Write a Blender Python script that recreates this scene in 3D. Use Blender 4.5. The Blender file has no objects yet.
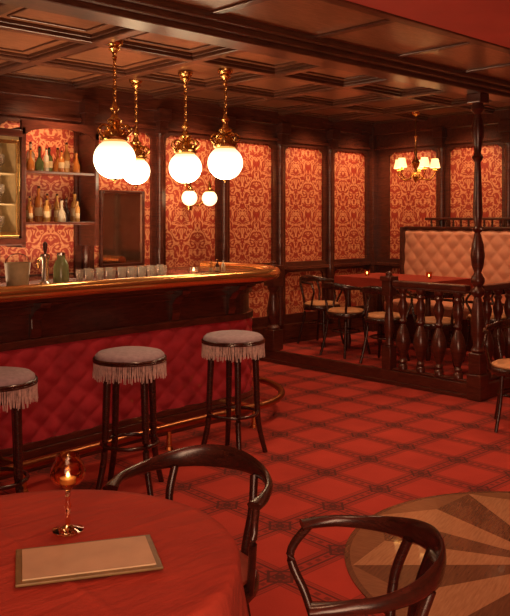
import bpy, math, random
from math import sin, cos, pi, radians
from mathutils import Vector, Matrix
from mathutils.geometry import tessellate_polygon
random.seed(7)
sc = bpy.context.scene
COL = sc.collection
try:
    sc.view_settings.view_transform = 'Standard'
    sc.view_settings.look = 'None'
except Exception:
    pass
sc.view_settings.exposure = 0.08

# ------------------------------------------------------------ node helpers
class NT:
    def __init__(s, name):
        s.m = bpy.data.materials.new(name); s.m.use_nodes = True
        s.t = s.m.node_tree; s.n = s.t.nodes; s.b = s.n['Principled BSDF']
        s.tc = s.n.new('ShaderNodeTexCoord')
    def link(s, a, b): s.t.links.new(a, b)
    def inp(s, sock, v):
        if isinstance(v, (int, float)): sock.default_value = v
        elif isinstance(v, tuple): sock.default_value = v
        else: s.link(v, sock)
    def m_(s, op, a, b=None, c=None):
        n = s.n.new('ShaderNodeMath'); n.operation = op
        s.inp(n.inputs[0], a)
        if b is not None: s.inp(n.inputs[1], b)
        if c is not None: s.inp(n.inputs[2], c)
        return n.outputs[0]
    def comb(s, x, y, z):
        n = s.n.new('ShaderNodeCombineXYZ')
        for i, v in enumerate((x, y, z)): s.inp(n.inputs[i], v)
        return n.outputs[0]
    def mapping(s, scale=(1, 1, 1), rot=(0, 0, 0), src='Object'):
        n = s.n.new('ShaderNodeMapping'); s.link(s.tc.outputs[src], n.inputs[0])
        n.inputs['Scale'].default_value = scale; n.inputs['Rotation'].default_value = rot
        return n.outputs[0]
    def noise(s, vec, scale=5, detail=4, rough=.5, dist=0):
        n = s.n.new('ShaderNodeTexNoise'); s.link(vec, n.inputs['Vector'])
        n.inputs['Scale'].default_value = scale; n.inputs['Detail'].default_value = detail
        n.inputs['Roughness'].default_value = rough; n.inputs['Distortion'].default_value = dist
        return n.outputs['Fac']
    def ramp(s, fac, stops):
        n = s.n.new('ShaderNodeValToRGB'); s.link(fac, n.inputs[0]); e = n.color_ramp.elements
        while len(e) < len(stops): e.new(.5)
        for i, (p, c) in enumerate(stops):
            e[i].position = p; e[i].color = (*c, 1)
        return n.outputs[0]
    def mix(s, f, a, b):
        n = s.n.new('ShaderNodeMix'); n.data_type = 'RGBA'
        s.inp(n.inputs[0], f)
        s.inp(n.inputs[6], (*a, 1) if isinstance(a, tuple) else a)
        s.inp(n.inputs[7], (*b, 1) if isinstance(b, tuple) else b)
        return n.outputs[2]
    def xyz(s, vec):
        n = s.n.new('ShaderNodeSeparateXYZ'); s.link(vec, n.inputs[0]); return n.outputs
    def bump(s, h, strength=.3, dist=.01):
        n = s.n.new('ShaderNodeBump'); s.link(h, n.inputs['Height'])
        n.inputs['Strength'].default_value = strength; n.inputs['Distance'].default_value = dist
        s.link(n.outputs[0], s.b.inputs['Normal'])
    def col(s, c):
        s.inp(s.b.inputs['Base Color'], (*c, 1) if isinstance(c, tuple) else c); return s
    def set(s, **k):
        for a, v in k.items(): s.inp(s.b.inputs[a.replace('_', ' ')], v)
        return s

def simple(name, c, rough=.5, metal=0, var=.15, scale=20, **k):
    n = NT(name); f = n.noise(n.tc.outputs['Object'], scale, 3)
    n.col(n.ramp(f, [(.3, tuple(x*(1-var) for x in c)), (.7, tuple(min(1, x*(1+var)) for x in c))]))
    n.set(Roughness=rough, Metallic=metal)
    for a, v in k.items(): n.b.inputs[a.replace('_', ' ')].default_value = v
    return n.m

def wood(name, c1, c2, rough=.3, sc_=(1, 1, 1), coat=.3):
    n = NT(name); v = n.mapping(sc_)
    f = n.noise(v, 6, 6, .6, 1.5)
    n.col(n.ramp(f, [(.3, c1), (.7, c2)]))
    n.set(Roughness=rough); n.b.inputs['Coat Weight'].default_value = coat
    n.b.inputs['Coat Roughness'].default_value = .2
    n.bump(f, .08, .003)
    return n.m

WOOD = wood('dark_mahogany', (.038, .009, .006), (.115, .028, .016), .28, (1, 1, 6), .45)
WOODH = wood('dark_mahogany_long', (.044, .010, .007), (.135, .034, .018), .24, (.6, 6, 6), .45)
WOODC = wood('ceiling_wood', (.18, .070, .034), (.38, .165, .082), .3, (1.2, 8, 8), .3)
WOODCB = wood('ceiling_beam_wood', (.060, .021, .012), (.14, .053, .029), .3, (1.2, 3, 8), .35)
CHAIRW = wood('bentwood_dark', (.018, .006, .004), (.06, .016, .010), .27, (3, 3, 10), .5)
BRASS = simple('brass', (.75, .44, .15), .25, 1, .12)
RAILW = simple('polished_armrest', (.85, .46, .16), .2, .9, .10, 6)
COPPER = simple('foot_rail_brass', (.5, .22, .09), .3, 1, .12)
LEATHER = simple('crimson_leather', (.42, .040, .058), .25, 0, .28, 7)
PEACH = simple('peach_leather', (.72, .33, .21), .5, 0, .10, 9)
SEATT = simple('tan_seat', (.60, .30, .14), .6, 0, .2, 25)
VELVET = simple('mauve_velvet', (.34, .27, .31), .9, 0, .15, 40)
FRINGE = simple('cream_fringe', (.56, .42, .39), .8, 0, .25, 60)
IRON = simple('dark_metal', (.03, .025, .025), .35, .8)
PAPER = simple('menu_paper', (.58, .49, .30), .6, 0, .10, 12)
MENUB = simple('menu_cover', (.20, .145, .05), .45, 0, .2, 30)
STEEL = simple('steel', (.7, .65, .6), .25, 1)
CREAM = simple('cream_paint', (.55, .44, .24), .5)
REDCEIL = simple('red_ceiling_paint', (.66, .12, .09), .6, 0, .08, 3)
PLASTER = simple('dark_red_plaster', (.22, .04, .03), .7)

def emis(name, c, s, base=(.9, .8, .6)):
    n = NT(name); n.col(base); f = n.noise(n.tc.outputs['Object'], 3, 2)
    n.b.inputs['Emission Color'].default_value = (*c, 1)
    n.link(n.m_('MULTIPLY_ADD', f, s*.1, s*.95), n.b.inputs['Emission Strength'])
    return n.m
def opal(name, c, lo, hi, R):
    n = NT(name); n.col((.85, .78, .62)); z = n.xyz(n.tc.outputs['Object'])[2]
    k = n.m_('MAXIMUM', n.m_('MULTIPLY_ADD', z, -.5/R, .5), 0.0)
    n.b.inputs['Emission Color'].default_value = (*c, 1); n.b.inputs['Roughness'].default_value = .2
    n.link(n.m_('MULTIPLY_ADD', n.m_('POWER', k, 2.0), hi-lo, lo), n.b.inputs['Emission Strength'])
    return n.m
GLOBE = opal('opal_glass_lit', (1, .76, .45), .9, 18, .145)
GLOBE2 = emis('small_opal_lit', (1, .70, .36), 2.2)
SHADE = emis('fabric_shade_lit', (1, .58, .22), 2.0)
FLAME = emis('flame', (1, .55, .2), 14)

def glass(name, c, rough=.03, t=1.0):
    n = NT(name); f = n.noise(n.tc.outputs['Object'], 8, 2)
    n.col(n.ramp(f, [(0, c), (1, tuple(min(1, x*1.05) for x in c))]))
    n.set(Roughness=rough); n.b.inputs['Transmission Weight'].default_value = t
    n.b.inputs['IOR'].default_value = 1.45
    return n.m
GAMB = glass('amber_glass', (1, .62, .34))
BOT = [glass('bottle_amber', (.60, .22, .05), .05, .45), glass('bottle_green', (.16, .22, .08), .05, .45),
       glass('bottle_gold', (.80, .45, .14), .05, .5), glass('bottle_clear', (.98, .88, .70), .05, .6),
       simple('bottle_dark', (.05, .02, .015), .1)]
LABELM = simple('paper_label', (.62, .48, .28), .6)
GLS = glass('clear_glassware', (1, .95, .88), .04, .85)

def wallpaper():
    n = NT('damask_wallpaper'); o = n.xyz(n.tc.outputs['Object'])
    h = n.m_('ADD', o[0], o[1]); z = o[2]
    P, Q = .42, .56
    mu = n.m_('MULTIPLY', n.m_('ABSOLUTE', n.m_('SUBTRACT', n.m_('FRACT', n.m_('DIVIDE', n.m_('ADD', h, 20.1), P)), .5)), P)
    b = n.m_('MULTIPLY', z, 2*pi/Q)
    R = Q/(2*pi)
    vec = n.comb(mu, n.m_('MULTIPLY', n.m_('COSINE', b), R), n.m_('MULTIPLY', n.m_('SINE', b), R))
    n1 = n.noise(vec, 8.5, 1.0, .5, 1.7)
    a = n.m_('MULTIPLY', mu, 2*pi/P)
    f = n.m_('ADD', n.m_('COSINE', a), n.m_('COSINE', b))
    ph = n.m_('ADD', n.m_('MULTIPLY', f, 2.6), n.m_('MULTIPLY', n1, 24))
    r = n.m_('SINE', ph)
    n2 = n.noise(vec, 45, 2, .5, .3)
    g = n.m_('ADD', n.m_('MULTIPLY_ADD', r, .36, .11), n.m_('MULTIPLY', n2, .8))
    c = n.ramp(g, [(.25, (.37, .040, .022)), (.46, (.46, .078, .038)), (.66, (.66, .25, .115)), (.95, (.76, .37, .185))])
    n.col(c); n.set(Roughness=.55)
    return n.m
WALLP = wallpaper()

def carpet():
    n = NT('patterned_carpet'); o = n.xyz(n.tc.outputs['Object'])
    S = .40
    u = n.m_('FRACT', n.m_('DIVIDE', n.m_('ADD', o[0], 10), S)); v = n.m_('FRACT', n.m_('DIVIDE', n.m_('ADD', o[1], 10), S))
    fu = n.m_('ABSOLUTE', n.m_('SUBTRACT', u, .5)); fv = n.m_('ABSOLUTE', n.m_('SUBTRACT', v, .5))
    du = n.m_('SUBTRACT', .5, fu); dv = n.m_('SUBTRACT', .5, fv)
    def band(x, a, b): return n.m_('MULTIPLY', n.m_('GREATER_THAN', x, a), n.m_('LESS_THAN', x, b))
    wide = n.m_('MULTIPLY', n.m_('ADD', n.m_('LESS_THAN', du, .155), n.m_('LESS_THAN', dv, .155)), .22)
    l = n.m_('MAXIMUM', band(du, .052, .082), band(dv, .052, .082))
    l2 = n.m_('MAXIMUM', band(du, .138, .153), band(dv, .138, .153))
    l3 = n.m_('MAXIMUM', band(du, .105, .114), band(dv, .105, .114))
    ch1 = n.m_('MULTIPLY', n.m_('LESS_THAN', du, .030), n.m_('GREATER_THAN', n.m_('SINE', n.m_('MULTIPLY', v, 2*pi*7)), 0))
    ch2 = n.m_('MULTIPLY', n.m_('LESS_THAN', dv, .030), n.m_('GREATER_THAN', n.m_('SINE', n.m_('MULTIPLY', u, 2*pi*7)), 0))
    ch = n.m_('MAXIMUM', ch1, ch2)
    s = n.m_('ADD', du, dv)
    knot = n.m_('MAXIMUM', band(s, .155, .20), n.m_('LESS_THAN', s, .07))
    dark = n.m_('MAXIMUM', n.m_('MAXIMUM', n.m_('MULTIPLY', l, .82), n.m_('MULTIPLY', ch, .66)), n.m_('MAXIMUM', n.m_('MULTIPLY', knot, .88), n.m_('MULTIPLY', n.m_('MAXIMUM', l2, l3), .58)))
    dark = n.m_('MAXIMUM', dark, wide)
    fz = n.noise(n.tc.outputs['Object'], 260, 2)
    big = n.noise(n.tc.outputs['Object'], 3, 3)
    base = n.ramp(n.m_('ADD', n.m_('MULTIPLY', fz, .5), n.m_('MULTIPLY', big, .5)), [(.3, (.34, .026, .017)), (.7, (.56, .056, .034))])
    n.col(n.mix(dark, base, (.052, .012, .010)))
    n.set(Roughness=.95); n.bump(fz, .4, .004)
    return n.m
CARPET = carpet()

def parquet():
    n = NT('inlaid_parquet'); o = n.xyz(n.tc.outputs['Object'])
    a = n.m_('ARCTAN2', o[1], o[0])
    r = n.m_('SQRT', n.m_('ADD', n.m_('MULTIPLY', o[0], o[0]), n.m_('MULTIPLY', o[1], o[1])))
    def star(N, Ro, Ri, ph):
        al = pi/N
        w = n.m_('FRACT', n.m_('ADD', n.m_('MULTIPLY', n.m_('ADD', a, pi), N/(2*pi)), ph))
        th = n.m_('MULTIPLY', n.m_('ABSOLUTE', n.m_('SUBTRACT', w, .5)), 2*al)
        x = n.m_('MULTIPLY', r, n.m_('COSINE', th)); y = n.m_('MULTIPLY', r, n.m_('SINE', th))
        L = n.m_('ADD', n.m_('MULTIPLY', x, Ri*sin(al)), n.m_('MULTIPLY', y, Ro-Ri*cos(al)))
        return n.m_('LESS_THAN', L, Ro*Ri*sin(al)), n.m_('GREATER_THAN', w, .5)
    s1, h1 = star(9, .92, .78, 0)
    g = n.noise(n.mapping((4, 40, 3), (0, 0, .6)), 3, 4)
    g2 = n.noise(n.mapping((40, 4, 3), (0, 0, .2)), 3, 4)
    tan = n.ramp(g, [(.3, (.36, .17, .085)), (.7, (.50, .26, .135))])
    mid = n.ramp(g2, [(.3, (.21, .09, .044)), (.7, (.29, .13, .064))])
    drk = n.ramp(g, [(.3, (.12, .048, .025)), (.7, (.19, .078, .038))])
    c = n.mix(n.m_('MULTIPLY', s1, h1), mid, drk)
    c = n.mix(n.m_('MULTIPLY', s1, n.m_('SUBTRACT', 1, h1)), c, tan)
    c = n.mix(n.m_('GREATER_THAN', r, .925), c, drk)
    n.col(c); n.set(Roughness=.25); n.b.inputs['Coat Weight'].default_value = .3; return n.m
PARQ = parquet()

def cloth():
    n = NT('red_tablecloth'); v = n.tc.outputs['Object']
    f = n.noise(v, 5, 3); g = n.noise(v, 350, 1); w = n.noise(n.mapping((1, 5, 2), (0, 0, .7)), 4, 3, .5, .6)
    n.col(n.ramp(f, [(.3, (.37, .042, .022)), (.7, (.46, .060, .03))]))
    n.set(Roughness=.85)
    n.bump(n.m_('ADD', n.m_('ADD', f, n.m_('MULTIPLY', w, .8)), n.m_('MULTIPLY', g, .04)), .45, .03)
    return n.m
CLOTH = cloth()

# ------------------------------------------------------------ mesh helper
class M:
    def __init__(s): s.v = []; s.f = []
    def box(s, x0, x1, y0, y1, z0, z1):
        b = len(s.v)
        s.v += [(x0, y0, z0), (x1, y0, z0), (x1, y1, z0), (x0, y1, z0), (x0, y0, z1), (x1, y0, z1), (x1, y1, z1), (x0, y1, z1)]
        s.f += [tuple(b+i for i in q) for q in [(0, 3, 2, 1), (4, 5, 6, 7), (0, 1, 5, 4), (1, 2, 6, 5), (2, 3, 7, 6), (3, 0, 4, 7)]]
        return s
    def lathe(s, prof, cx=0, cy=0, cz=0, n=24):
        b = len(s.v); k = len(prof)
        for i in range(n):
            a = 2*pi*i/n
            for r, z in prof: s.v.append((cx+max(r, .0004)*cos(a), cy+max(r, .0004)*sin(a), cz+z))
        for i in range(n):
            j = (i+1) % n
            for q in range(k-1):
                s.f.append((b+i*k+q, b+j*k+q, b+j*k+q+1, b+i*k+q+1))
        s.f.append(tuple(b+i*k for i in reversed(range(n)))); s.f.append(tuple(b+i*k+k-1 for i in range(n)))
        return s
    def tube(s, pts, r, n=10, closed=False, up=(0, 0, 1)):
        P = [Vector(p) for p in pts]; k = len(P); b = len(s.v); U = Vector(up)
        for i, p in enumerate(P):
            if closed: t = P[(i+1) % k]-P[i-1]
            else: t = P[min(i+1, k-1)]-P[max(i-1, 0)]
            t.normalize()
            side = t.cross(U)
            if side.length < .05: side = t.cross(Vector((1, 0, 0)))
            side.normalize(); upv = side.cross(t).normalized()
            rr = r[i] if isinstance(r, list) else r
            ra, rb = rr if isinstance(rr, tuple) else (rr, rr)
            for j in range(n):
                a = 2*pi*j/n
                s.v.append(tuple(p+side*ra*cos(a)+upv*rb*sin(a)))
        for i in range(k if closed else k-1):
            i2 = (i+1) % k
            for j in range(n):
                j2 = (j+1) % n
                s.f.append((b+i*n+j, b+i2*n+j, b+i2*n+j2, b+i*n+j2))
        if not closed:
            s.f.append(tuple(b+j for j in reversed(range(n)))); s.f.append(tuple(b+(k-1)*n+j for j in range(n)))
        return s
    def prism(s, poly, z0, z1, T=None):
        T = T or (lambda u, v, w: (u, v, w))
        b = len(s.v); k = len(poly)
        for z in (z0, z1):
            for u, v in poly: s.v.append(T(u, v, z))
        s.f.append(tuple(b+i for i in reversed(range(k)))); s.f.append(tuple(b+k+i for i in range(k)))
        for i in range(k):
            j = (i+1) % k; s.f.append((b+i, b+j, b+k+j, b+k+i))
        return s
    def grid(s, fn, nu, nv, cu=False):
        b = len(s.v)
        for i in range(nu):
            for j in range(nv): s.v.append(tuple(fn(i, j)))
        for i in range(nu if cu else nu-1):
            i2 = (i+1) % nu
            for j in range(nv-1): s.f.append((b+i*nv+j, b+i2*nv+j, b+i2*nv+j+1, b+i*nv+j+1))
        return s
    def ob(s, name, mat, smooth=False, bevel=0, parent=None, loc=None, label=None, fix=True):
        me = bpy.data.meshes.new(name); me.from_pydata(s.v, [], s.f); me.validate()
        if fix:
            import bmesh
            bm = bmesh.new(); bm.from_mesh(me); bmesh.ops.recalc_face_normals(bm, faces=bm.faces); bm.to_mesh(me); bm.free()
        me.update(); me.materials.append(mat)
        o = bpy.data.objects.new(name, me); COL.objects.link(o)
        if smooth:
            for p in me.polygons: p.use_smooth = True
            try: me.set_sharp_from_angle(angle=radians(50))
            except Exception: pass
        if bevel:
            bv = o.modifiers.new('bevel', 'BEVEL'); bv.width = bevel; bv.segments = 2; bv.limit_method = 'ANGLE'; bv.angle_limit = radians(50)
        if parent: o.parent = parent
        if loc: o.location = loc
        if label: o['label'] = label
        return o

def struct(o): o['kind'] = 'structure'; return o
def thing(name, label, cat, loc=(0, 0, 0), rz=0, group=None):
    e = bpy.data.objects.new(name, None); e.empty_display_size = .1; COL.objects.link(e)
    e.location = loc; e.rotation_euler = (0, 0, rz)
    tag(e, label, cat, group); return e
def tag(o, label, cat, group=None):
    o['label'] = label; o['category'] = cat
    if group: o['group'] = group
    return o
def clone(root, loc, rz=0, label=None):
    r = root.copy(); COL.objects.link(r); r.location = loc; r.rotation_euler = (0, 0, rz)
    if label: r['label'] = label
    for c in list(root.children):
        d = c.copy(); d.parent = r; COL.objects.link(d)
    return r
def lerp(a, b, t): return a+(b-a)*t
def spline(pts, n=6):
    P = [Vector(p) for p in pts]; out = []
    for i in range(len(P)-1):
        p0 = P[max(i-1, 0)]; p1 = P[i]; p2 = P[i+1]; p3 = P[min(i+2, len(P)-1)]
        for j in range(n):
            t = j/n
            out.append(.5*((2*p1)+(-p0+p2)*t+(2*p0-5*p1+4*p2-p3)*t*t+(-p0+3*p1-3*p2+p3)*t**3))
    out.append(P[-1]); return out

# ------------------------------------------------------------ room shell
XW, YW, ZC = 8.08, 6.41, 2.71
X0, Y0 = -2.2, -2.4
PZ = .12; PX = 5.98; PY = 3.63
struct(M().box(X0, XW+.1, Y0, YW+.1, -.1, 0).ob('floor', CARPET))
struct(M().box(PX+.03, XW, PY, YW, 0, PZ).ob('floor_platform', CARPET))
struct(M().box(PX, PX+.05, PY-.0, YW-.02, 0, PZ+.008).box(PX+.05, XW, PY-.05, PY, 0, PZ+.008).box(PX-.015, PX+.01, PY-.03, YW-.02, 0, .035).ob('trim_1', WOOD, bevel=.006))
struct(M().box(X0, XW+.1, YW, YW+.1, 0, 3.0).ob('wall_back', WALLP))
struct(M().box(XW, XW+.1, Y0, YW+.1, 0, 3.0).ob('wall_right', WALLP))
struct(M().box(X0, XW+.1, Y0-.1, Y0, 0, 3.0).ob('wall_front', PLASTER))
struct(M().box(X0-.1, X0, Y0, YW+.1, 0, 3.0).ob('wall_left', PLASTER))
struct(M().box(X0, XW+.1, 2.4, YW+.1, 2.765, 2.9).ob('ceiling', WOODC))
struct(M().box(X0, XW+.1, Y0, 2.47, 2.575, 2.9).ob('ceiling_entrance', REDCEIL))
g = M()
CX, CY = .86, .88
ys = [3.80+i*CY for i in range(4)]; ys[-1] = YW-.03
xs = [XW-.02-i*CX for i in range(12)]
for y in ys: g.box(X0, XW, y-.05, y+.05, 2.718, 2.78)
for x in xs: g.box(x-.05, x+.05, 3.6, YW, 2.716, 2.78)
struct(g.ob('trim_2', WOODCB, bevel=.012))
g = M()
for x in xs:
    for i in range(3):
        a, b, c, d = x-CX+.05, x-.05, ys[i]+.05, ys[i+1]-.05
        for (ins, zz, w) in ((0, 2.742, .022), (.10, 2.754, .018)):
            a1, b1, c1, d1 = a+ins, b-ins, c+ins, d-ins
            g.box(a1, a1+w, c1, d1, zz, 2.77).box(b1-w, b1, c1, d1, zz, 2.77)
            g.box(a1+w, b1-w, c1, c1+w, zz, 2.77).box(a1+w, b1-w, d1-w, d1, zz, 2.77)
struct(g.ob('trim_3', WOODCB, bevel=.006))
g = M()
g.box(X0, XW, 3.54, 3.74, 2.600, 2.80)
g.box(X0, XW, 3.48, 3.54, 2.63, 2.80)
g.box(X0, XW, 3.42, 3.48, 2.66, 2.80)
g.box(X0, XW, 3.70, 3.78, 2.67, 2.80)
g.box(X0, XW, 2.55, 2.62, 2.62, 2.80)
g.box(X0, XW, 2.62, 2.68, 2.66, 2.80)
struct(g.ob('trim_4', WOODCB, bevel=.012))
struct(M().box(X0, XW, 2.66, 3.46, 2.70, 2.80).ob('trim_5', WOODC))
g = M()
for x in xs: g.box(x-.03, x+.03, 2.66, 3.44, 2.685, 2.72)
struct(g.ob('trim_17', WOODCB, bevel=.006))
struct(M().box(X0, XW, 2.47, 2.55, 2.568, 2.75).ob('trim_16', WOODCB, bevel=.01))

def frame(g, a0, a1, z0, z1, ina, inb, inz0, inz1, T, th=.03, notch=.06):
    outer = [(a0, z0), (a1, z0), (a1, z1), (a0, z1)]
    inner = [(ina, inz0), (inb, inz0)]
    inner.append((inb, inz1-notch*1.3))
    for k in range(1, 8):
        t = k/8*pi/2; inner.append((inb-notch+notch*cos(t), inz1-notch*1.3+notch*.75*sin(t)))
    inner.append((inb-notch, inz1-notch*.35)); inner.append((inb-notch*1.35, inz1))
    inner.append((ina+notch*1.35, inz1)); inner.append((ina+notch, inz1-notch*.35))
    for k in range(7, 0, -1):
        t = k/8*pi/2; inner.append((ina+notch-notch*cos(t), inz1-notch*1.3+notch*.75*sin(t)))
    inner.append((ina, inz1-notch*1.3))
    allp = outer+inner
    tris = tessellate_polygon([[Vector((u, v, 0)) for u, v in outer], [Vector((u, v, 0)) for u, v in inner]])
    b = len(g.v)
    for u, v in allp: g.v.append(T(u, th, v))
    for t in tris: g.f.append(tuple(b+i for i in t))
    b2 = len(g.v)
    for u, v in inner: g.v.append(T(u, th, v))
    for u, v in inner: g.v.append(T(u, 0, v))
    k = len(inner)
    for i in range(k):
        j = (i+1) % k; g.f.append((b2+i, b2+j, b2+k+j, b2+k+i))
TB = lambda u, d, z: (u, YW-d, z)
TR = lambda u, d, z: (XW-d, u, z)
def abox(g, T, u0, u1, d0, d1, z0, z1):
    a = T(u0, d0, z0); b = T(u1, d1, z1)
    g.box(min(a[0], b[0]), max(a[0], b[0]), min(a[1], b[1]), max(a[1], b[1]), z0, z1)
bp = [(2.12, 2.77), (3.03, 3.75), (3.95, 4.60), (4.77, 5.44), (5.62, 6.27), (6.47, 7.12), (7.32, 7.93)]
rp = [(5.42, 6.12), (4.56, 5.24), (3.70, 4.38), (2.84, 3.52)][::-1]
def panelling(T, panels, lo, hi, nm):
    g = M()
    edges = [lo]+[(panels[i][1]+panels[i+1][0])/2 for i in range(len(panels)-1)]+[hi]
    for i, (a, b) in enumerate(panels):
        frame(g, edges[i], edges[i+1], .98, 2.44, a, b, 1.05, 2.38, T, notch=.045)
        frame(g, edges[i], edges[i+1], PZ, .98, a, b, .45, .93, T, notch=.03)
    struct(g.ob('trim_%d' % nm, WOOD, fix=False))
    g = M()
    abox(g, T, lo, hi, 0, .045, 2.43, 2.78); abox(g, T, lo, hi, 0, .09, 2.60, 2.78); abox(g, T, lo, hi, 0, .065, 2.42, 2.46)
    abox(g, T, lo, hi, .02, .07, .955, 1.0); abox(g, T, lo, hi, 0, .05, 0, .34)
    struct(g.ob('trim_%d' % (nm+1), WOODH, bevel=.008))
    g = M()
    for e in edges[1:-1]:
        c = T(e, .045, 0)
        g.lathe([(.045, .34), (.045, .9), (.055, .95), (.038, 1.02), (.034, 1.2), (.044, 1.24), (.032, 1.28), (.036, 1.7), (.032, 2.1), (.045, 2.14), (.034, 2.18), (.05, 2.26), (.036, 2.33), (.055, 2.40)], c[0], c[1], 0, 16)
        abox(g, T, e-.05, e+.05, .02, .12, 2.38, 2.60); abox(g, T, e-.07, e+.07, .02, .15, 2.5, 2.62)
    struct(g.ob('trim_%d' % (nm+2), WOOD, smooth=True))
panelling(TB, bp, X0, XW, 6)
panelling(TR, rp, 2.75, YW, 10)
g = M(); abox(g, TB, XW-.11, XW, 0, .11, PZ, 2.7)
struct(g.ob('trim_14', WOOD, bevel=.01))
struct(M().box(XW-.05, XW, Y0, 2.75, 0, 1.0).ob('trim_15', WOOD))
o = M().lathe([(.0, 0), (.95, 0), (.95, .006), (0, .006)], 0, 0, 0, 96).ob('floor_inlay', PARQ, loc=(3.38, 1.627, 0.0)); struct(o); o.rotation_euler = (0, 0, .3)

# ------------------------------------------------------------ bar counter (front bows gently outward)
def yfront(x): return 4.60-.06*max(0, 3.9-x)**2/(1+.12*max(0, 3.9-x)**2)
def barpath(step=.03, xend=4.07, x0=.4, yf=4.60, rc=.42, yend=5.7):
    pts = []; n = int((xend-x0)/step)
    for i in range(n):
        x = x0+(xend-x0)*i/n; s = (yfront(x+.01)-yfront(x-.01))/.02; l = math.hypot(1, s)
        pts.append((x, yfront(x), s/l, -1/l))
    m = max(6, int(rc*pi/2/step)+3)
    for i in range(m+1):
        a = -pi/2+pi/2*i/m; pts.append((xend+rc*cos(a), yf+rc+rc*sin(a), cos(a), sin(a)))
    n = int((yend-yf-rc)/step)
    for i in range(1, n+1): pts.append((xend+rc, lerp(yf+rc, yend, i/n), 1, 0))
    return pts
bar = thing('bar_counter', 'long curved mahogany bar with brass rail and tufted crimson leather front', 'bar', (0, 0, 0))
def strip(g, o1, o2, z0, z1, step=.06):
    P = barpath(step); A = [(p[0]+p[2]*o1, p[1]+p[3]*o1) for p in P]; B = [(p[0]+p[2]*o2, p[1]+p[3]*o2) for p in P]
    b = len(g.v); k = len(P)
    for q, z in ((A, z0), (B, z0), (B, z1), (A, z1)):
        for x, y in q: g.v.append((x, y, z))
    for r in range(4):
        r2 = (r+1) % 4
        for i in range(k-1): g.f.append((b+r*k+i, b+r*k+i+1, b+r2*k+i+1, b+r2*k+i))
    g.f.append((b, b+k, b+2*k, b+3*k)); g.f.append((b+k-1, b+2*k-1, b+3*k-1, b+4*k-1))
g = M(); strip(g, -.24, 0, .0, 1.04); g.ob('carcass', WOOD, parent=bar)
g = M(); strip(g, -.30, .20, 1.065, 1.105); strip(g, -.26, .14, 1.03, 1.065); strip(g, -.26, .06, 1.0, 1.03)
g.ob('countertop', WOODH, parent=bar, bevel=.006, label='dark polished wooden bar top')
g = M(); P = barpath(.05); g.tube([(p[0]+p[2]*.21, p[1]+p[3]*.21, 1.104) for p in P], .046, 16)
g.ob('armrest', RAILW, smooth=True, parent=bar, label='thick rounded brass rail along the counter edge')
g = M(); strip(g, 0, .035, .75, .80); strip(g, 0, .025, .95, 1.0); strip(g, 0, .05, .0, .13); strip(g, 0, .035, .13, .17)
g.ob('moulding', WOOD, parent=bar, bevel=.005)
def tuft(s, q, a, b, e=.6):
    p = s/a; r = q/b
    return (abs(sin(pi*(p+r)))*abs(sin(pi*(p-r))))**e
P = barpath(.013)
L = [0]
for i in range(1, len(P)): L.append(L[-1]+math.hypot(P[i][0]-P[i-1][0], P[i][1]-P[i-1][1]))
nz = 48
def fn(i, j):
    z = .16+.61*j/(nz-1)
    wv = .010*sin(L[i]*9.1)+.006*sin(L[i]*23+z*15)
    h = .008+.022*tuft(L[i]+wv, z-.16+wv*.5, .19, .155, .62)+.002*sin(L[i]*31+z*22)
    return (P[i][0]+P[i][2]*h, P[i][1]+P[i][3]*h, z)
fp = M().grid(fn, len(P), nz).ob('front_panel', LEATHER, parent=bar, label='button-tufted glossy crimson leather', fix=False)
for p in fp.data.polygons: p.use_smooth = True
for x in (1.2, 2.35, 3.5, 4.05):
    T = lambda u, v, w, x=x: (x+w, yfront(x)+.01-u, v)
    M().prism([(0, .80), (.03, .80), (.05, .86), (.045, .92), (.09, .97), (.16, 1.0), (.17, 1.03), (0, 1.03)], -.035, .035, T).ob('bracket', WOOD, parent=bar, bevel=.004)
g = M(); P2 = []
for p in barpath(.05):
    if p[1] < 4.98:
        k = .33-.09*max(0, min(1, (p[0]-4.1)/.35)); P2.append((p[0]+p[2]*k, p[1]+p[3]*k, .15))
g.tube(P2, .026, 12).ob('foot_rail', COPPER, smooth=True, parent=bar, label='brass foot rail tube')
for x in (1.0, 2.1, 3.2, 4.0):
    y = yfront(x)
    M().tube([(x, y-.33, .15), (x, y-.2, .15), (x, y, .12)], .015, 8).lathe([(.03, 0), (.02, .02), (.015, .12)], x, y-.33, 0, 10).ob('foot_rail_bracket', BRASS, parent=bar)
bb = thing('back_bar_cabinet', 'low dark wooden back bar cabinet against the wallpapered wall', 'cabinet', (0, 0, 0))
M().box(.4, 4.0, 5.95, 6.33, 0, 1.0).ob('body', WOOD, parent=bb, bevel=.01)
M().box(.4, 4.02, 5.92, 6.34, 1.0, 1.04).ob('worktop', WOODH, parent=bb, bevel=.008)

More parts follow.
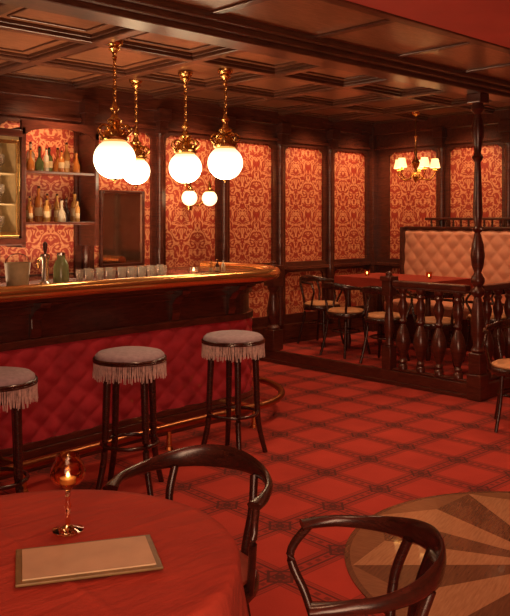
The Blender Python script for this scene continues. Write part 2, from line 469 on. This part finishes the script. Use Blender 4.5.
# ------------------------------------------------------------ bar stools
def stool(loc, label):
    s = thing('bar_stool', label, 'stool', loc, 0, 'fringed bar stools at the bar')
    K = .93
    M().lathe([(r*K, z) for r, z in [(0, .72), (.18, .72), (.203, .735), (.212, .752), (.208, .768), (.19, .782), (.14, .792), (.07, .797), (0, .798)]], n=40).ob('seat', VELVET, smooth=True, parent=s, label='low domed mauve-grey velvet cushion')
    g = M()
    for z in (.747, .735): g.lathe([(K*.215+.008*cos(t*pi/4), z+.008*sin(t*pi/4)) for t in range(8)]+[(K*.215+.008, z)], n=40)
    g.ob('trim_band', CHAIRW, smooth=True, parent=s)
    g = M(); n = 130
    for i in range(n):
        a = 2*pi*i/n+random.uniform(-.01, .01); r1 = .216*K; l = random.uniform(.07, .095); da = random.uniform(-.03, .03)
        r2 = r1+random.uniform(0, .006)
        g.tube([(r1*cos(a), r1*sin(a), .735), (r1*cos(a), r1*sin(a), .69), (r2*cos(a+da), r2*sin(a+da), .728-l)], [.0048, .0044, .003], 4)
    g.ob('fringe', FRINGE, parent=s, label='cream hanging thread fringe', fix=False)['kind'] = 'stuff'
    M().lathe([(0, .66), (.17, .66), (.178, .67), (.178, .72), (0, .72)], n=32).ob('seat_frame', CHAIRW, parent=s)
    for k in range(4):
        a = pi/4+k*pi/2+.25
        pts = spline([(cos(a)*.145, sin(a)*.145, .68), (cos(a)*.155, sin(a)*.155, .45), (cos(a)*.168, sin(a)*.168, .2), (cos(a)*.215, sin(a)*.215, .0)], 5)
        M().tube(pts, [lerp(.023, .016, i/(len(pts)-1)) for i in range(len(pts))], 10).ob('leg', CHAIRW, smooth=True, parent=s)
    M().tube([(cos(2*pi*i/32)*.158, sin(2*pi*i/32)*.158, .27) for i in range(32)], .011, 8, closed=True).ob('foot_ring', CHAIRW, smooth=True, parent=s)
    return s
S = stool((3.44, 3.87, 0), 'dark bentwood stool with fringed mauve velvet seat at the bar end')
clone(S, (2.56, 3.76, 0), .5, 'dark bentwood stool with fringed mauve seat between two others')
clone(S, (1.71, 3.67, 0), .9, 'dark bentwood stool with fringed mauve seat by the foot rail')

# ------------------------------------------------------------ bentwood armchairs, front = +X
def chair(loc, rz, label, seatmat, group=None):
    c = thing('bentwood_armchair', label, 'chair', loc, rz, group)
    M().lathe([(0, .445), (.18, .445), (.195, .455), (.195, .465), (.17, .48), (.1, .487), (0, .49)], n=36).ob('seat', seatmat, smooth=True, parent=c, label='round padded seat')
    M().lathe([(.16, .40), (.205, .40), (.213, .41), (.213, .44), (.205, .45), (.16, .45)], n=36).ob('seat_frame', CHAIRW, smooth=True, parent=c)
    pts = []; rr = []
    N = 40
    for i in range(N+1):
        t = -1+2*i/N; a = t*radians(106)
        R = .242
        x = -R*cos(a)*1.04; y = R*sin(a)
        s = max(0, 1-abs(t)/.8); s = s*s*(3-2*s)
        z = .710+.024*s
        e = max(0, (abs(t)-.8)/.2)
        pts.append((x, y, z-.008*e)); rr.append((.009+.004*(1-s)+.012*e, .016+.022*s-.004*e))
    M().tube(pts, rr, 12).ob('backrest', CHAIRW, smooth=True, parent=c, label='bent horseshoe top rail sweeping into arms')
    for sgn in (-1, 1):
        p = spline([(-.200, sgn*.14, .70), (-.165, sgn*.145, .60), (-.15, sgn*.125, .46), (-.155, sgn*.125, .3), (-.215, sgn*.165, 0)], 6)
        M().tube(p, .0135, 10).ob('leg', CHAIRW, smooth=True, parent=c)
        p = spline([(.14, sgn*.12, .42), (.155, sgn*.135, .2), (.19, sgn*.165, 0)], 6)
        M().tube(p, [lerp(.017, .012, i/len(p)) for i in range(len(p))], 10).ob('leg', CHAIRW, smooth=True, parent=c)
        p = spline([(.05, sgn*.232, .70), (.10, sgn*.24, .62), (.06, sgn*.222, .52), (.03, sgn*.205, .43)], 6)
        M().tube(p, .012, 10).ob('arm_support', CHAIRW, smooth=True, parent=c)
    M().tube([(cos(2*pi*i/32)*.148, sin(2*pi*i/32)*.148, .25) for i in range(32)], .009, 8, closed=True).ob('stretcher_ring', CHAIRW, smooth=True, parent=c)
    return c
RSEAT = simple('red_seat_cover', (.30, .05, .025), .55, 0, .15, 20)
CH = chair((1.51, 1.90, 0), radians(208), 'dark bentwood armchair pulled up to the red-clothed round table', RSEAT)
CB = clone(CH, (1.445, 1.258, 0), radians(136), 'dark bentwood armchair beside the round table and inlaid parquet')
def bs(i, j):
    t = i/11.; w = -1+2*j/8.; z = lerp(.44, .715, t)
    return (-lerp(.185, .245, t)+.018*sin(pi*t)+.012*w*w, w*lerp(.035, .06, t), z)
g = M(); g.grid(bs, 12, 9)
sl = g.ob('back_slat', CHAIRW, smooth=True, parent=CB, label='broad curved back slat')
md = sl.modifiers.new('thickness', 'SOLIDIFY'); md.thickness = .010
C2 = chair((6.40, 5.42, PZ), 0, 'dark bentwood armchair with tan seat by the platform entrance', SEATT, 'bentwood chairs around the platform table')
clone(C2, (6.74, 6.07, PZ), radians(-90), 'dark bentwood armchair with tan seat against papered wall')
clone(C2, (6.34, 4.86, PZ), radians(12), 'dark bentwood armchair with tan seat behind the balustrade')
clone(C2, (6.38, 4.28, PZ), radians(35), 'dark bentwood armchair with tan seat behind the turned balusters')
clone(C2, (7.05, 4.14, PZ), radians(90), 'dark bentwood armchair with tan seat at end of platform table')
cx = clone(C2, (5.42, 2.93, 0), radians(-150), 'dark bentwood armchair with tan seat standing below the turned column')
if 'group' in cx: del cx['group']

# ------------------------------------------------------------ foreground table
TC = (.854, 1.626)
t = thing('round_table', 'round pedestal table under a red tablecloth', 'table', (TC[0], TC[1], 0))
M().lathe([(0, .735), (.44, .735), (.45, .745), (.45, .765), (0, .765)], n=64).ob('tabletop', WOOD, parent=t)
M().lathe([(.05, .03), (.05, .3), (.035, .35), (.035, .65), (.07, .735)], n=20).ob('pedestal', IRON, smooth=True, parent=t)
M().lathe([(.22, 0), (.22, .015), (.06, .04), (.05, .06)], n=32).ob('base', IRON, smooth=True, parent=t)
NA, NR = 300, 48
def tc(i, j):
    a = 2*pi*i/NA
    flat = 26
    ca = a-radians(-2)
    sb = .60/max(abs(cos(ca)), abs(sin(ca)))
    over = min(sb, .80)-.452
    if j < flat:
        r = .452*j/(flat-1)
        z = .769+.003*max(0, 1-abs(r*sin(ca))/.018)+.003*max(0, 1-abs(r*cos(ca))/.018)
        return (max(r, .001)*cos(a), max(r, .001)*sin(a), z)
    k = (j-flat+1)/(NR-flat); dr = over*k
    w = 1-abs(sin(ca*6+.5*sin(ca*4)))**.8
    am = min(1, dr/.22)
    r = .452+.006*min(1, dr/.006)+.048*am*w+.006*am*sin(ca*17+.3)
    z = .769-.003*min(1, dr/.006)-dr*.97
    return (r*cos(a), r*sin(a), z)
o = M().grid(tc, NA, NR, cu=True).ob('tablecloth', CLOTH, loc=(TC[0], TC[1], 0), fix=False)
for p in o.data.polygons: p.use_smooth = True
tag(o, 'plain red cotton tablecloth draped over the round table', 'tablecloth')
ZT = .7755
mn = thing('menu', 'cream menu card in a gold-edged folder on the red tablecloth', 'menu', (.925, 1.521, ZT), radians(-26.7))
M().box(-.152, .152, -.092, .092, 0, .006).ob('cover', MENUB, parent=mn, bevel=.002)
M().box(-.138, .138, -.078, .078, .006, .009).ob('page', PAPER, parent=mn)
cp = (.982, 1.705)
cg = thing('candle_holder', 'clear amber glass balloon goblet with a lit tea light on tablecloth', 'candle holder', (cp[0], cp[1], ZT-.002))
M().lathe([(.036, 0), (.037, .003), (.02, .008), (.006, .014), (.005, .05), (.009, .06), (.005, .07), (.006, .095), (.012, .105), (.02, .11)], n=28).ob('stem', GAMB, smooth=True, parent=cg)
prof = [(.012, .108), (.03, .115), (.041, .130), (.043, .144), (.036, .162), (.028, .174), (.027, .184)]
M().lathe(prof+[(r-.0025, z) for r, z in reversed(prof[1:])]+[(.010, .112)], n=32).ob('bowl', GAMB, smooth=True, parent=cg, label='swirled amber glass bowl')
M().lathe([(0, .115), (.019, .115), (.019, .127), (0, .127)], n=20).ob('candle', CREAM, parent=cg)
M().lathe([(0, .128), (.0035, .131), (.004, .134), (.002, .139), (0, .142)], n=12).ob('flame', FLAME, smooth=True, parent=cg)

# ------------------------------------------------------------ platform furniture
pt = thing('rectangular_table', 'long rectangular dining table on the raised platform', 'table', (7.0, 5.14, PZ))
M().box(-.36, .36, -.61, .61, .75, .79).ob('tabletop', WOOD, parent=pt)
for sx in (-.28, .28):
    for sy in (-.52, .52):
        M().lathe([(.025, 0), (.035, .1), (.025, .16), (.04, .4), (.028, .6), (.04, .75)], sx, sy, 0, 12).ob('leg', WOOD, smooth=True, parent=pt)
g = M(); g.box(-.38, .38, -.63, .63, .792, .798)
for (a, b, c, d) in ((-.385, -.378, -.63, .63), (.378, .385, -.63, .63), (-.38, .38, -.635, -.628), (-.38, .38, .628, .635)): g.box(a, b, c, d, .66, .798)
tag(g.ob('tablecloth', CLOTH, loc=(7.0, 5.14, PZ)), 'red tablecloth covering the long platform table', 'tablecloth')
for (x, y, l) in ((6.85, 5.5, 'small amber glass candle cup on the platform table'), (7.0, 4.8, 'small amber glass candle cup near the bench end of table')):
    c = thing('candle_cup', l, 'candle', (x, y, PZ+.799))
    M().lathe([(.02, 0), (.03, .03), (.033, .07), (.031, .07), (.027, .03), (.016, .004)], n=18).ob('cup', GAMB, smooth=True, parent=c)
    M().lathe([(0, .006), (.015, .006), (.015, .02), (0, .02)], n=12).ob('candle', CREAM, parent=c)
    M().lathe([(0, .021), (.005, .026), (.006, .032), (.003, .042), (0, .047)], n=10).ob('flame', FLAME, parent=c)
bn = thing('tufted_bench', 'long peach button-tufted leather bench with wooden spindle rail along wall', 'bench', (0, 0, PZ))
by0, by1 = 3.80, 5.82
BT = 1.31
def bf(i, j):
    y = lerp(by0+.03, by1-.03, i/179.); z = lerp(.50, BT, j/60.)
    h = .015*tuft(y, z, .19, .21, .8)
    e = max(0, 1-(BT-z)/.07)
    return (7.92-h+.05*e*e+(.05*(z-.5)), y, z)
o = M().grid(bf, 180, 61).ob('backrest', PEACH, parent=bn, fix=False, label='button-tufted peach leather back')
for p in o.data.polygons: p.use_smooth = True
M().box(7.5, 7.95, by0+.03, by1-.03, .33, .47).ob('seat', PEACH, parent=bn, bevel=.04)
M().box(7.53, 8.0, by0+.02, by1-.02, 0, .33).ob('base', WOOD, parent=bn, bevel=.008)
M().box(7.98, 8.02, by0, by1, .33, BT).box(7.95, 8.03, by0, by1, BT-.005, BT+.025).ob('frame', WOOD, parent=bn, bevel=.008)
M().box(7.955, 8.015, by0, by1-.30, BT+.100, BT+.130).ob('top_rail', WOOD, parent=bn, bevel=.008)
yy = by0+.04
while yy < by1-.30:
    M().lathe([(.010, 0), (.016, .015), (.009, .032), (.016, .048), (.009, .06), (.012, .075)], 7.985, yy, BT+.025, 10).ob('spindle', WOOD, smooth=True, parent=bn); yy += .10
M().box(7.52, 8.0, by1-.03, by1+.02, 0, .62).box(7.88, 8.02, by1-.03, by1+.01, .62, BT+.02).ob('end_panel', WOOD, parent=bn, bevel=.012)

# ------------------------------------------------------------ balustrade and column
def turned(g, x, y, z0, h, s=1.0, n=18):
    pr = [(.028, 0), (.028, .05), (.018, .07), (.026, .10), (.016, .13), (.028, .20), (.043, .30), (.046, .36), (.036, .46), (.015, .56), (.026, .60), (.015, .64), (.028, .72), (.034, .78), (.018, .87), (.028, .91), (.018, .94), (.028, .96), (.028, 1)]
    g.lathe([(r*s, z*h) for r, z in pr], x, y, z0, n)
def newel(parent, x, y, z0, top, s=.05):
    g = M(); q = s/.052
    g.box(x-s, x+s, y-s, y+s, z0, z0+.22)
    g.lathe([(r*q, z) for r, z in [(.045, 0), (.05, .02), (.03, .05), (.045, .12), (.052, .2), (.035, .34), (.028, .40), (.045, .44), (.045, .48)]], x, y, z0+.22, 18)
    g.box(x-s, x+s, y-s, y+s, z0+.69, top-.04)
    g.box(x-s-.012, x+s+.012, y-s-.012, y+s+.012, top-.04, top)
    g.lathe([(.05, 0), (.03, .012), (.035, .03), (.02, .045), (0, .05)], x, y, top, 16)
    return g.ob('newel_post', WOOD, smooth=True, parent=parent, bevel=.004)
bl = thing('balustrade', 'dark turned wooden balustrade along the platform edge', 'balustrade', (0, 0, 0))
bz0 = PZ+.008
newel(bl, PX+.05, 4.58, bz0, 1.0)
M().box(PX+.01, PX+.10, 3.735, 4.52, .91, .965).box(PX+.02, PX+.09, 3.735, 4.52, .89, .915).ob('handrail', WOOD, parent=bl, bevel=.012)
M().box(PX+.02, PX+.08, 3.735, 4.52, bz0, bz0+.022).ob('base_rail', WOOD, parent=bl, bevel=.006)
for i in range(4):
    g = M(); turned(g, PX+.05, 4.42-i*.195, bz0+.022, .895-bz0-.022, 1.5); g.ob('baluster', WOOD, smooth=True, parent=bl)
b2 = thing('balustrade', 'dark turned wooden balustrade returning along the platform side', 'balustrade', (0, 0, 0))
newel(b2, 7.36, 3.68, bz0, 1.0)
M().box(6.11, 7.30, 3.635, 3.725, .91, .965).ob('handrail', WOOD, parent=b2, bevel=.012)
M().box(6.11, 7.30, 3.645, 3.715, bz0, bz0+.022).ob('base_rail', WOOD, parent=b2, bevel=.006)
for i in range(6):
    g = M(); turned(g, 6.24+i*.19, 3.68, bz0+.022, .912-bz0-.022, 1.4); g.ob('baluster', WOOD, smooth=True, parent=b2)
b3 = thing('newel_post', 'dark turned newel post at the platform edge beside the wall', 'post', (0, 0, 0))
newel(b3, PX+.06, 6.14, bz0, 1.04, .075)
col = thing('support_column', 'tall turned dark wooden column reaching the ceiling beam', 'column', (PX+.03, 3.63, 0))
M().box(-.07, .07, -.07, .07, 0, .22).box(-.058, .058, -.058, .058, .22, .40).ob('base', WOOD, parent=col, bevel=.01)
M().lathe([(r, z) for r, z in [(.05, .40), (.06, .42), (.036, .46), (.055, .55), (.062, .66), (.045, .80), (.030, .87), (.06, .90), (.06, .93), (.034, .96), (.058, 1.0), (.058, 1.03), (.030, 1.08), (.05, 1.14), (.060, 1.22), (.05, 1.32), (.026, 1.42), (.050, 1.45), (.028, 1.48), (.042, 1.58), (.034, 1.80), (.026, 2.02), (.050, 2.06), (.026, 2.10), (.040, 2.18), (.054, 2.28), (.040, 2.38), (.026, 2.43), (.060, 2.47), (.045, 2.52)]], n=24).ob('shaft', WOOD, smooth=True, parent=col)
M().box(-.07, .07, -.07, .07, 2.52, 2.602).ob('capital', WOOD, parent=col, bevel=.01)

# ------------------------------------------------------------ pendants
def pendant(x, y, z, R, ztop, label):
    p = thing('pendant_lamp', label, 'lamp', (x, y, z), 0, 'opal globe pendant lamps over the bar')
    pr = []
    for i in range(25):
        a = -pi/2+pi*i/24; pr.append((R*cos(a), R*.97*sin(a)))
    M().lathe(pr, n=40).ob('globe', GLOBE, smooth=True, parent=p, label='glowing white opal glass globe')
    h = R*.90; q = 1.3
    M().lathe([(r*q, zz*q) for r, zz in [(.02, -.02), (.062, -.012), (.075, .0), (.078, .012), (.066, .018), (.062, .04), (.045, .055), (.026, .065), (.020, .08), (.036, .092), (.040, .105), (.020, .12), (.014, .15), (.026, .165), (.014, .18), (.009, .20)]], 0, 0, h, 24).ob('fitter', BRASS, smooth=True, parent=p, label='ornate brass crown fitter')
    for k in range(8):
        a = k*pi/4
        def q3(r, zz): return (cos(a)*r*q, sin(a)*r*q, h+zz*q)
        M().tube(spline([q3(.066, .02), q3(.090, .05), q3(.066, .078), q3(.03, .068)], 4), .0075, 6).ob('crown_leaf', BRASS, smooth=True, parent=p)
    M().lathe([(0, -.03), (.008, -.024), (.006, -.012), (.022, -.004), (.03, .006), (0, .012)], 0, 0, -R*.97, 16).ob('finial', BRASS, smooth=True, parent=p)
    L = ztop-z
    g = M(); zz = h+.26; k = 0
    while zz < L-.09:
        ax = (1, 0) if k % 2 else (0, 1)
        pts = [(ax[0]*.012*cos(2*pi*i/10), ax[1]*.012*cos(2*pi*i/10), zz+.014+.022*sin(2*pi*i/10)) for i in range(10)]
        g.tube(pts, .0045, 5, closed=True, up=(ax[1], ax[0], 0)); zz += .032; k += 1
    g.ob('chain', BRASS, smooth=True, parent=p)
    M().lathe([(.008, -.13), (.018, -.115), (.012, -.10), (.02, -.08), (.045, -.06), (.03, -.045), (.055, -.03), (.062, -.01), (.062, 0)], 0, 0, L, 20).ob('canopy', BRASS, smooth=True, parent=p)
pendant(3.02, 4.62, 1.945, .143, 2.755, 'opal glass globe pendant with brass crown hanging over the bar front')
pendant(3.97, 5.74, 1.955, .122, 2.755, 'opal glass globe pendant near the back bar')
pendant(4.09, 5.2, 1.965, .136, 2.755, 'opal glass globe pendant over the inner bar')
pendant(4.12, 4.73, 1.980, .138, 2.718, 'opal glass globe pendant over the rounded bar end')
wl = thing('wall_lamp', 'twin-globe brass wall lamp fixed between damask panels', 'lamp', (5.05, YW, 1.75))
M().lathe([(.03, -.12), (.045, -.06), (.05, 0), (.045, .06), (.03, .12)], 0, -.05, 0, 16).ob('backplate', BRASS, smooth=True, parent=wl)
for s in (-1, 1):
    M().tube(spline([(0, -.06, 0), (s*.04, -.16, -.07), (s*.10, -.22, .04), (s*.125, -.22, .09)], 6), .008, 8).ob('arm', BRASS, smooth=True, parent=wl)
    M().lathe([(.078*cos(-pi/2+pi*i/16), .078*sin(-pi/2+pi*i/16)) for i in range(17)], s*.13, -.22, -.0, 24).ob('globe', GLOBE2, smooth=True, parent=wl)
    M().lathe([(.05, 0), (.055, .01), (.025, .03), (.02, .05), (.006, .11)], s*.13, -.22, .066, 14).ob('fitter', BRASS, smooth=True, parent=wl)
ch = thing('chandelier', 'five-arm brass chandelier with pleated amber fabric shades', 'chandelier', (7.33, 5.2, 2.06))
M().lathe([(0, -.12), (.012, -.10), (.03, -.07), (.045, -.03), (.03, .0), (.015, .03), (.035, .07), (.05, .10), (.03, .14), (.012, .18), (.02, .22), (.01, .26), (.012, .38), (.02, .40), (.006, .42)], n=20).ob('body', BRASS, smooth=True, parent=ch)
for k in range(5):
    a = k*2*pi/5+.45; u = Vector((cos(a), sin(a), 0))
    def q(r, z): return (u.x*r, u.y*r, z)
    M().tube(spline([q(.03, .0), q(.08, -.07), q(.15, -.08), q(.21, -.02), q(.21, .02)], 6), .008, 8).ob('arm', BRASS, smooth=True, parent=ch)
    M().lathe([(.005, 0), (.03, .012), (.02, .02), (.012, .025), (.012, .05)], u.x*.21, u.y*.21, .01, 12).ob('candle_cup', BRASS, smooth=True, parent=ch)
    M().lathe([(.058, .0), (.036, .10), (.034, .10), (.055, .0)], u.x*.21, u.y*.21, .05, 20).ob('lamp_shade', SHADE, smooth=True, parent=ch, label='glowing amber fabric shade')
M().tube([(0, 0, .40), (0, 0, .66)], .007, 6).lathe([(.01, .62), (.045, .65), (.05, .70)], n=16).ob('chain', BRASS, smooth=True, parent=ch)

# ------------------------------------------------------------ back bar shelves, cabinet, mirror
sh = thing('wall_shelf', 'dark wooden back bar shelf unit holding bottles and glasses', 'shelf', (0, 0, 0))
sx0, sx1 = 3.10, 3.80
for z in (1.50, 1.93):
    M().box(sx0+.02, sx1-.02, 6.10, 6.37, z-.012, z+.012).ob('shelf_board', WOODH, parent=sh, bevel=.003)
M().box(sx0-.02, sx0+.02, 6.09, 6.37, 1.30, 2.30).ob('side_panel', WOOD, parent=sh, bevel=.006)
M().box(sx1-.02, sx1+.02, 6.09, 6.37, 1.30, 2.30).ob('side_panel', WOOD, parent=sh, bevel=.006)
T = lambda u, v, w: (u, 6.09+w, v)
M().prism([(sx0-.02, 2.36), (sx0-.02, 2.24)]+[(lerp(sx0+.02, sx1-.02, k/16), 2.24+.07*sin(pi*k/16)**.5) for k in range(17)]+[(sx1+.02, 2.24), (sx1+.02, 2.36)], 0, .03, T).ob('valance', WOOD, parent=sh)
cab = thing('display_cabinet', 'cream-lined glazed display cabinet with glassware beside the shelves', 'cabinet', (0, 0, 0))
g = M(); x0, x1, y0, y1, z0, z1 = 2.50, 3.05, 6.08, 6.37, 1.40, 2.18
g.box(x0, x1, y1-.02, y1, z0, z1).box(x0, x0+.025, y0, y1-.02, z0, z1).box(x1-.025, x1, y0, y1-.02, z0, z1).box(x0, x1, y0, y1, z0-.02, z0).box(x0, x1, y0, y1, z1, z1+.03).box(x0+.025, x1-.025, y0+.02, y1-.02, 1.65, 1.662).box(x0+.025, x1-.025, y0+.02, y1-.02, 1.9, 1.912)
g.ob('body', CREAM, parent=cab, bevel=.003)
g = M(); w = .03
g.box(x0, x0+w, y0-.02, y0, z0, z1).box(x1-w, x1, y0-.02, y0, z0, z1).box(x0+w, x1-w, y0-.02, y0, z0, z0+w).box(x0+w, x1-w, y0-.02, y0, z1-w, z1)
g.ob('door', BRASS, parent=cab, bevel=.003)
M().box(x0-.02, x1+.02, y0-.03, y1, z1+.03, z1+.09).ob('cornice', WOOD, parent=cab, bevel=.008)
M().box(x0-.02, x1+.02, y0-.03, y1, z0-.08, z0-.02).ob('plinth', WOOD, parent=cab, bevel=.008)
mr = thing('wall_mirror', 'dark framed reflective mirror hanging on damask wall behind the bar', 'mirror', (0, 0, 0))
MIR = simple('aged_mirror', (.62, .36, .22), .06, .95, .15, 6)
M().box(4.03, 4.47, 6.375, 6.39, 1.12, 1.78).ob('glass', MIR, parent=mr)
M().box(4.0, 4.03, 6.35, 6.39, 1.09, 1.81).box(4.47, 4.50, 6.35, 6.39, 1.09, 1.81).box(4.03, 4.47, 6.35, 6.39, 1.09, 1.12).box(4.03, 4.47, 6.35, 6.39, 1.78, 1.81).ob('frame', WOOD, parent=mr, bevel=.01)

BP = [[(0, 0), (.034, 0), (.036, .01), (.036, .15), (.03, .172), (.014, .19), (.013, .225), (.016, .23), (.016, .245), (0, .245)],
      [(0, 0), (.042, 0), (.044, .01), (.040, .09), (.02, .13), (.012, .15), (.012, .20), (.016, .205), (.016, .225), (0, .225)],
      [(0, 0), (.030, 0), (.032, .01), (.032, .19), (.024, .208), (.013, .22), (.012, .26), (.015, .265), (.015, .28), (0, .28)]]
def bottle(x, y, z, kind, mat, label, grp, s=1.0):
    b = thing('bottle', label, 'bottle', (x, y, z), 0, grp); pr = [(r*s, h*s) for r, h in BP[kind]]
    M().lathe(pr, n=18).ob('glass_body', BOT[mat], smooth=True, parent=b)
    rr = {0: .0368, 1: .0445, 2: .0328}[kind]*s
    if kind != 1: M().lathe([(rr, .05*s), (rr, .12*s)], n=18).ob('paper_label', LABELM, smooth=True, parent=b)
    t_ = pr[-1][1]; M().lathe([(.0, t_-.001), (.012*s, t_-.001), (.012*s, t_+.02*s), (0, t_+.02*s)], n=12).ob('stopper', BOT[4] if mat != 4 else BRASS, parent=b)
cn = ['amber', 'green', 'golden', 'clear', 'dark']
random.seed(11)
for (zs, gp, s, yy) in ((1.942, 'liqueur bottles on the top shelf', .92, 6.29), (1.942, 'liqueur bottles on the top shelf', .75, 6.17), (1.512, 'spirit bottles on the lower shelf', .98, 6.29), (1.512, 'spirit bottles on the lower shelf', .75, 6.17)):
    xx = 3.17+(.03 if yy < 6.2 else 0); last = -1
    while xx < 3.75:
        k = random.choice([q for q in (0, 2, 0, 2, 1) if q != last]); last = k; m = random.choice([0, 0, 2, 3, 4, 3, 2, 1, 3])
        bottle(xx, yy, zs, k, m, '%s glass %s standing on the shelf' % (cn[m], ['straight bottle', 'round decanter', 'tall bottle'][k]), gp, s*random.uniform(.82, 1.1))
        xx += random.uniform(.082, .095)*(1 if yy > 6.2 else 1.7)
def glassw(x, y, z, label, grp, inv=False, s=1.0):
    if not inv:
        pr = [(.028, 0), (.028, .004), (.004, .01), (.004, .06), (.02, .075), (.032, .10), (.033, .13), (.028, .16), (.026, .16), (.030, .13), (.029, .10), (.012, .078), (0, .072)]
    else:
        pr = [(.024, 0), (.025, .004), (.031, .085), (.032, .105), (.030, .105), (.029, .085), (.022, .010), (0, .008)]
    o = M().lathe([(r*s, h*s) for r, h in pr], n=18).ob('wine_glass' if not inv else 'tumbler', GLS, smooth=True, loc=(x, y, z))
    return tag(o, label, 'glass', grp)
for zz in (1.40, 1.662, 1.912):
    g0 = glassw(2.60, 6.22, zz+.001, 'stemmed glass inside the display cabinet', 'glasses inside the display cabinet')
    for i in range(1, 5):
        c = g0.copy(); c.location = (2.60+i*.09, 6.22, zz+.001); COL.objects.link(c)
CT = 1.106
def yb(x, d): return yfront(x)+d
g0 = glassw(2.80, yb(2.8, .17), CT, 'small clear tumbler standing on the bar top', 'clear tumblers clustered on the bar', True, .85)
for i in range(1, 17):
    x = 2.80+i*.046+random.uniform(-.004, .004)
    c = g0.copy(); c.location = (x, yb(x, .20)-.09*(i % 2)+random.uniform(-.012, .012), CT); COL.objects.link(c)
tp = thing('beer_tap', 'steel and brass beer tap tower on the bar top', 'tap', (2.50, yb(2.5, .12), CT))
M().lathe([(.045, 0), (.045, .012), (.022, .03), (.02, .16), (.03, .18), (.03, .20), (0, .21)], n=20).ob('tower', STEEL, smooth=True, parent=tp)
M().tube(spline([(0, 0, .17), (0, .05, .18), (0, .09, .16), (0, .095, .11)], 6), .009, 8).ob('spout', BRASS, smooth=True, parent=tp)
M().lathe([(.006, .2), (.012, .23), (.016, .27), (0, .285)], n=12).ob('handle', WOOD, smooth=True, parent=tp)
jr = thing('glass_jar', 'pale green glass bottle jar standing on the bar', 'jar', (2.64, yb(2.64, .15), CT))
M().lathe([(0, 0), (.05, 0), (.052, .02), (.05, .12), (.038, .15), (.026, .165), (.026, .19), (0, .19)], n=24).ob('jar_body', simple('jade_glass', (.22, .26, .11), .15), smooth=True, parent=jr)
M().lathe([(0, .19), (.028, .19), (.028, .205), (0, .21)], n=16).ob('lid', STEEL, smooth=True, parent=jr)
bk = thing('ice_bucket', 'pale metal ice bucket on the bar top', 'bucket', (2.31, yb(2.31, .14), CT))
M().lathe([(0, 0), (.06, 0), (.065, .01), (.08, .15), (.083, .155), (.078, .155), (.06, .012), (0, .012)], n=28).ob('bucket', CREAM, smooth=True, parent=bk)
M().tube([(.08*cos(pi*i/12), 0, .15+.06*sin(pi*i/12)) for i in range(13)], .003, 6, up=(0, 1, 0)).ob('handle', STEEL, parent=bk)
for i, (x, m) in enumerate(((4.00, 0), (4.08, 4), (4.16, 3))):
    bottle(x, 4.76+.02*i, CT, 0, m, 'small %s bottle near the rounded bar end' % cn[m], 'small bottles on the bar end', .42)
c = thing('candle_cup', 'small lit glass candle cup on the red bar towel', 'candle', (3.76, 4.68, CT+.013))
M().lathe([(.022, 0), (.032, .02), (.034, .05), (.031, .05), (.028, .02), (.016, .004)], n=18).ob('cup', GLS, smooth=True, parent=c)
M().lathe([(0, .005), (.015, .005), (.015, .02), (0, .022)], n=12).ob('candle', CREAM, parent=c)
M().lathe([(0, .023), (.005, .028), (.006, .034), (.003, .045), (0, .05)], n=10).ob('flame', FLAME, parent=c)
RT = simple('bright_red_cloth', (.62, .05, .035), .8)
o = M().box(-.13, .13, -.17, .10, 0, .012).ob('bar_towel', RT, loc=(3.78, 4.68, CT), bevel=.004); tag(o, 'folded bright red bar towel lying on the bar top', 'towel')

# ------------------------------------------------------------ lights
def area(name, loc, size, power, colr, target=None, sy=None):
    l = bpy.data.lights.new(name, 'AREA'); l.energy = power; l.color = colr; l.shape = 'RECTANGLE'; l.size = size; l.size_y = sy or size
    o = bpy.data.objects.new(name, l); COL.objects.link(o); o.location = loc
    if target: o.rotation_euler = (Vector(target)-Vector(loc)).to_track_quat('-Z', 'Y').to_euler()
    return o
def spot(name, loc, target, power, colr, ang=80, blend=.7, rad=.06):
    l = bpy.data.lights.new(name, 'SPOT'); l.energy = power; l.color = colr; l.spot_size = radians(ang); l.spot_blend = blend; l.shadow_soft_size = rad
    o = bpy.data.objects.new(name, l); COL.objects.link(o); o.location = loc
    o.rotation_euler = (Vector(target)-Vector(loc)).to_track_quat('-Z', 'Y').to_euler(); return o
W = (1, .57, .29)
for a, b in bp[1:]: spot('picture_light', ((a+b)/2, 5.85, 2.66), ((a+b)/2, 6.41, 1.8), 38, W, 95, 1)
for a, b in rp[1:]: spot('picture_light', (7.5, (a+b)/2, 2.66), (8.08, (a+b)/2, 1.7), 31, W, 100, 1)
for x, y, p in ((4.9, 4.0, 56), (4.4, 2.9, 58), (2.6, 3.1, 56), (6.7, 5.0, 46), (1.3, 1.6, 14), (3.4, 1.4, 36), (6.6, 3.0, 30)):
    spot('ceiling_downlight', (x, y, 2.55), (x, y, 0), p, (1, .53, .28), 125, 1, .12)
area('camera_side_fill', (-.6, -.6, 2.2), 1.8, 48, (1, .56, .35), (3.2, 3.6, 1.4))  # added fill from behind the camera, not a fixture of the room
area('bar_ceiling_fill', (2.9, 5.42, .9), 2.4, 48, (1, .60, .34), (2.9, 5.42, 3), .3)  # added fill hidden behind the counter, brightens the ceiling over the bar
area('near_ceiling_fill', (-.2, -.9, 1.0), 1.5, 54, (1, .57, .35), (1.5, 1.5, 2.8))  # added unseen upward fill behind the camera, lifts the near ceiling
w = bpy.data.worlds.new('world'); sc.world = w; w.use_nodes = True
w.node_tree.nodes['Background'].inputs[0].default_value = (1, .45, .25, 1); w.node_tree.nodes['Background'].inputs[1].default_value = .03

# ------------------------------------------------------------ camera
cam = bpy.data.cameras.new('camera'); co = bpy.data.objects.new('camera', cam); COL.objects.link(co)
cam.sensor_fit = 'AUTO'; cam.sensor_width = 36; cam.lens = 794/616*36; cam.shift_y = -87/616; cam.clip_start = .05
co.location = (0, 0, 1.52); co.rotation_euler = (radians(90), 0, radians(46.8-90))
sc.camera = co
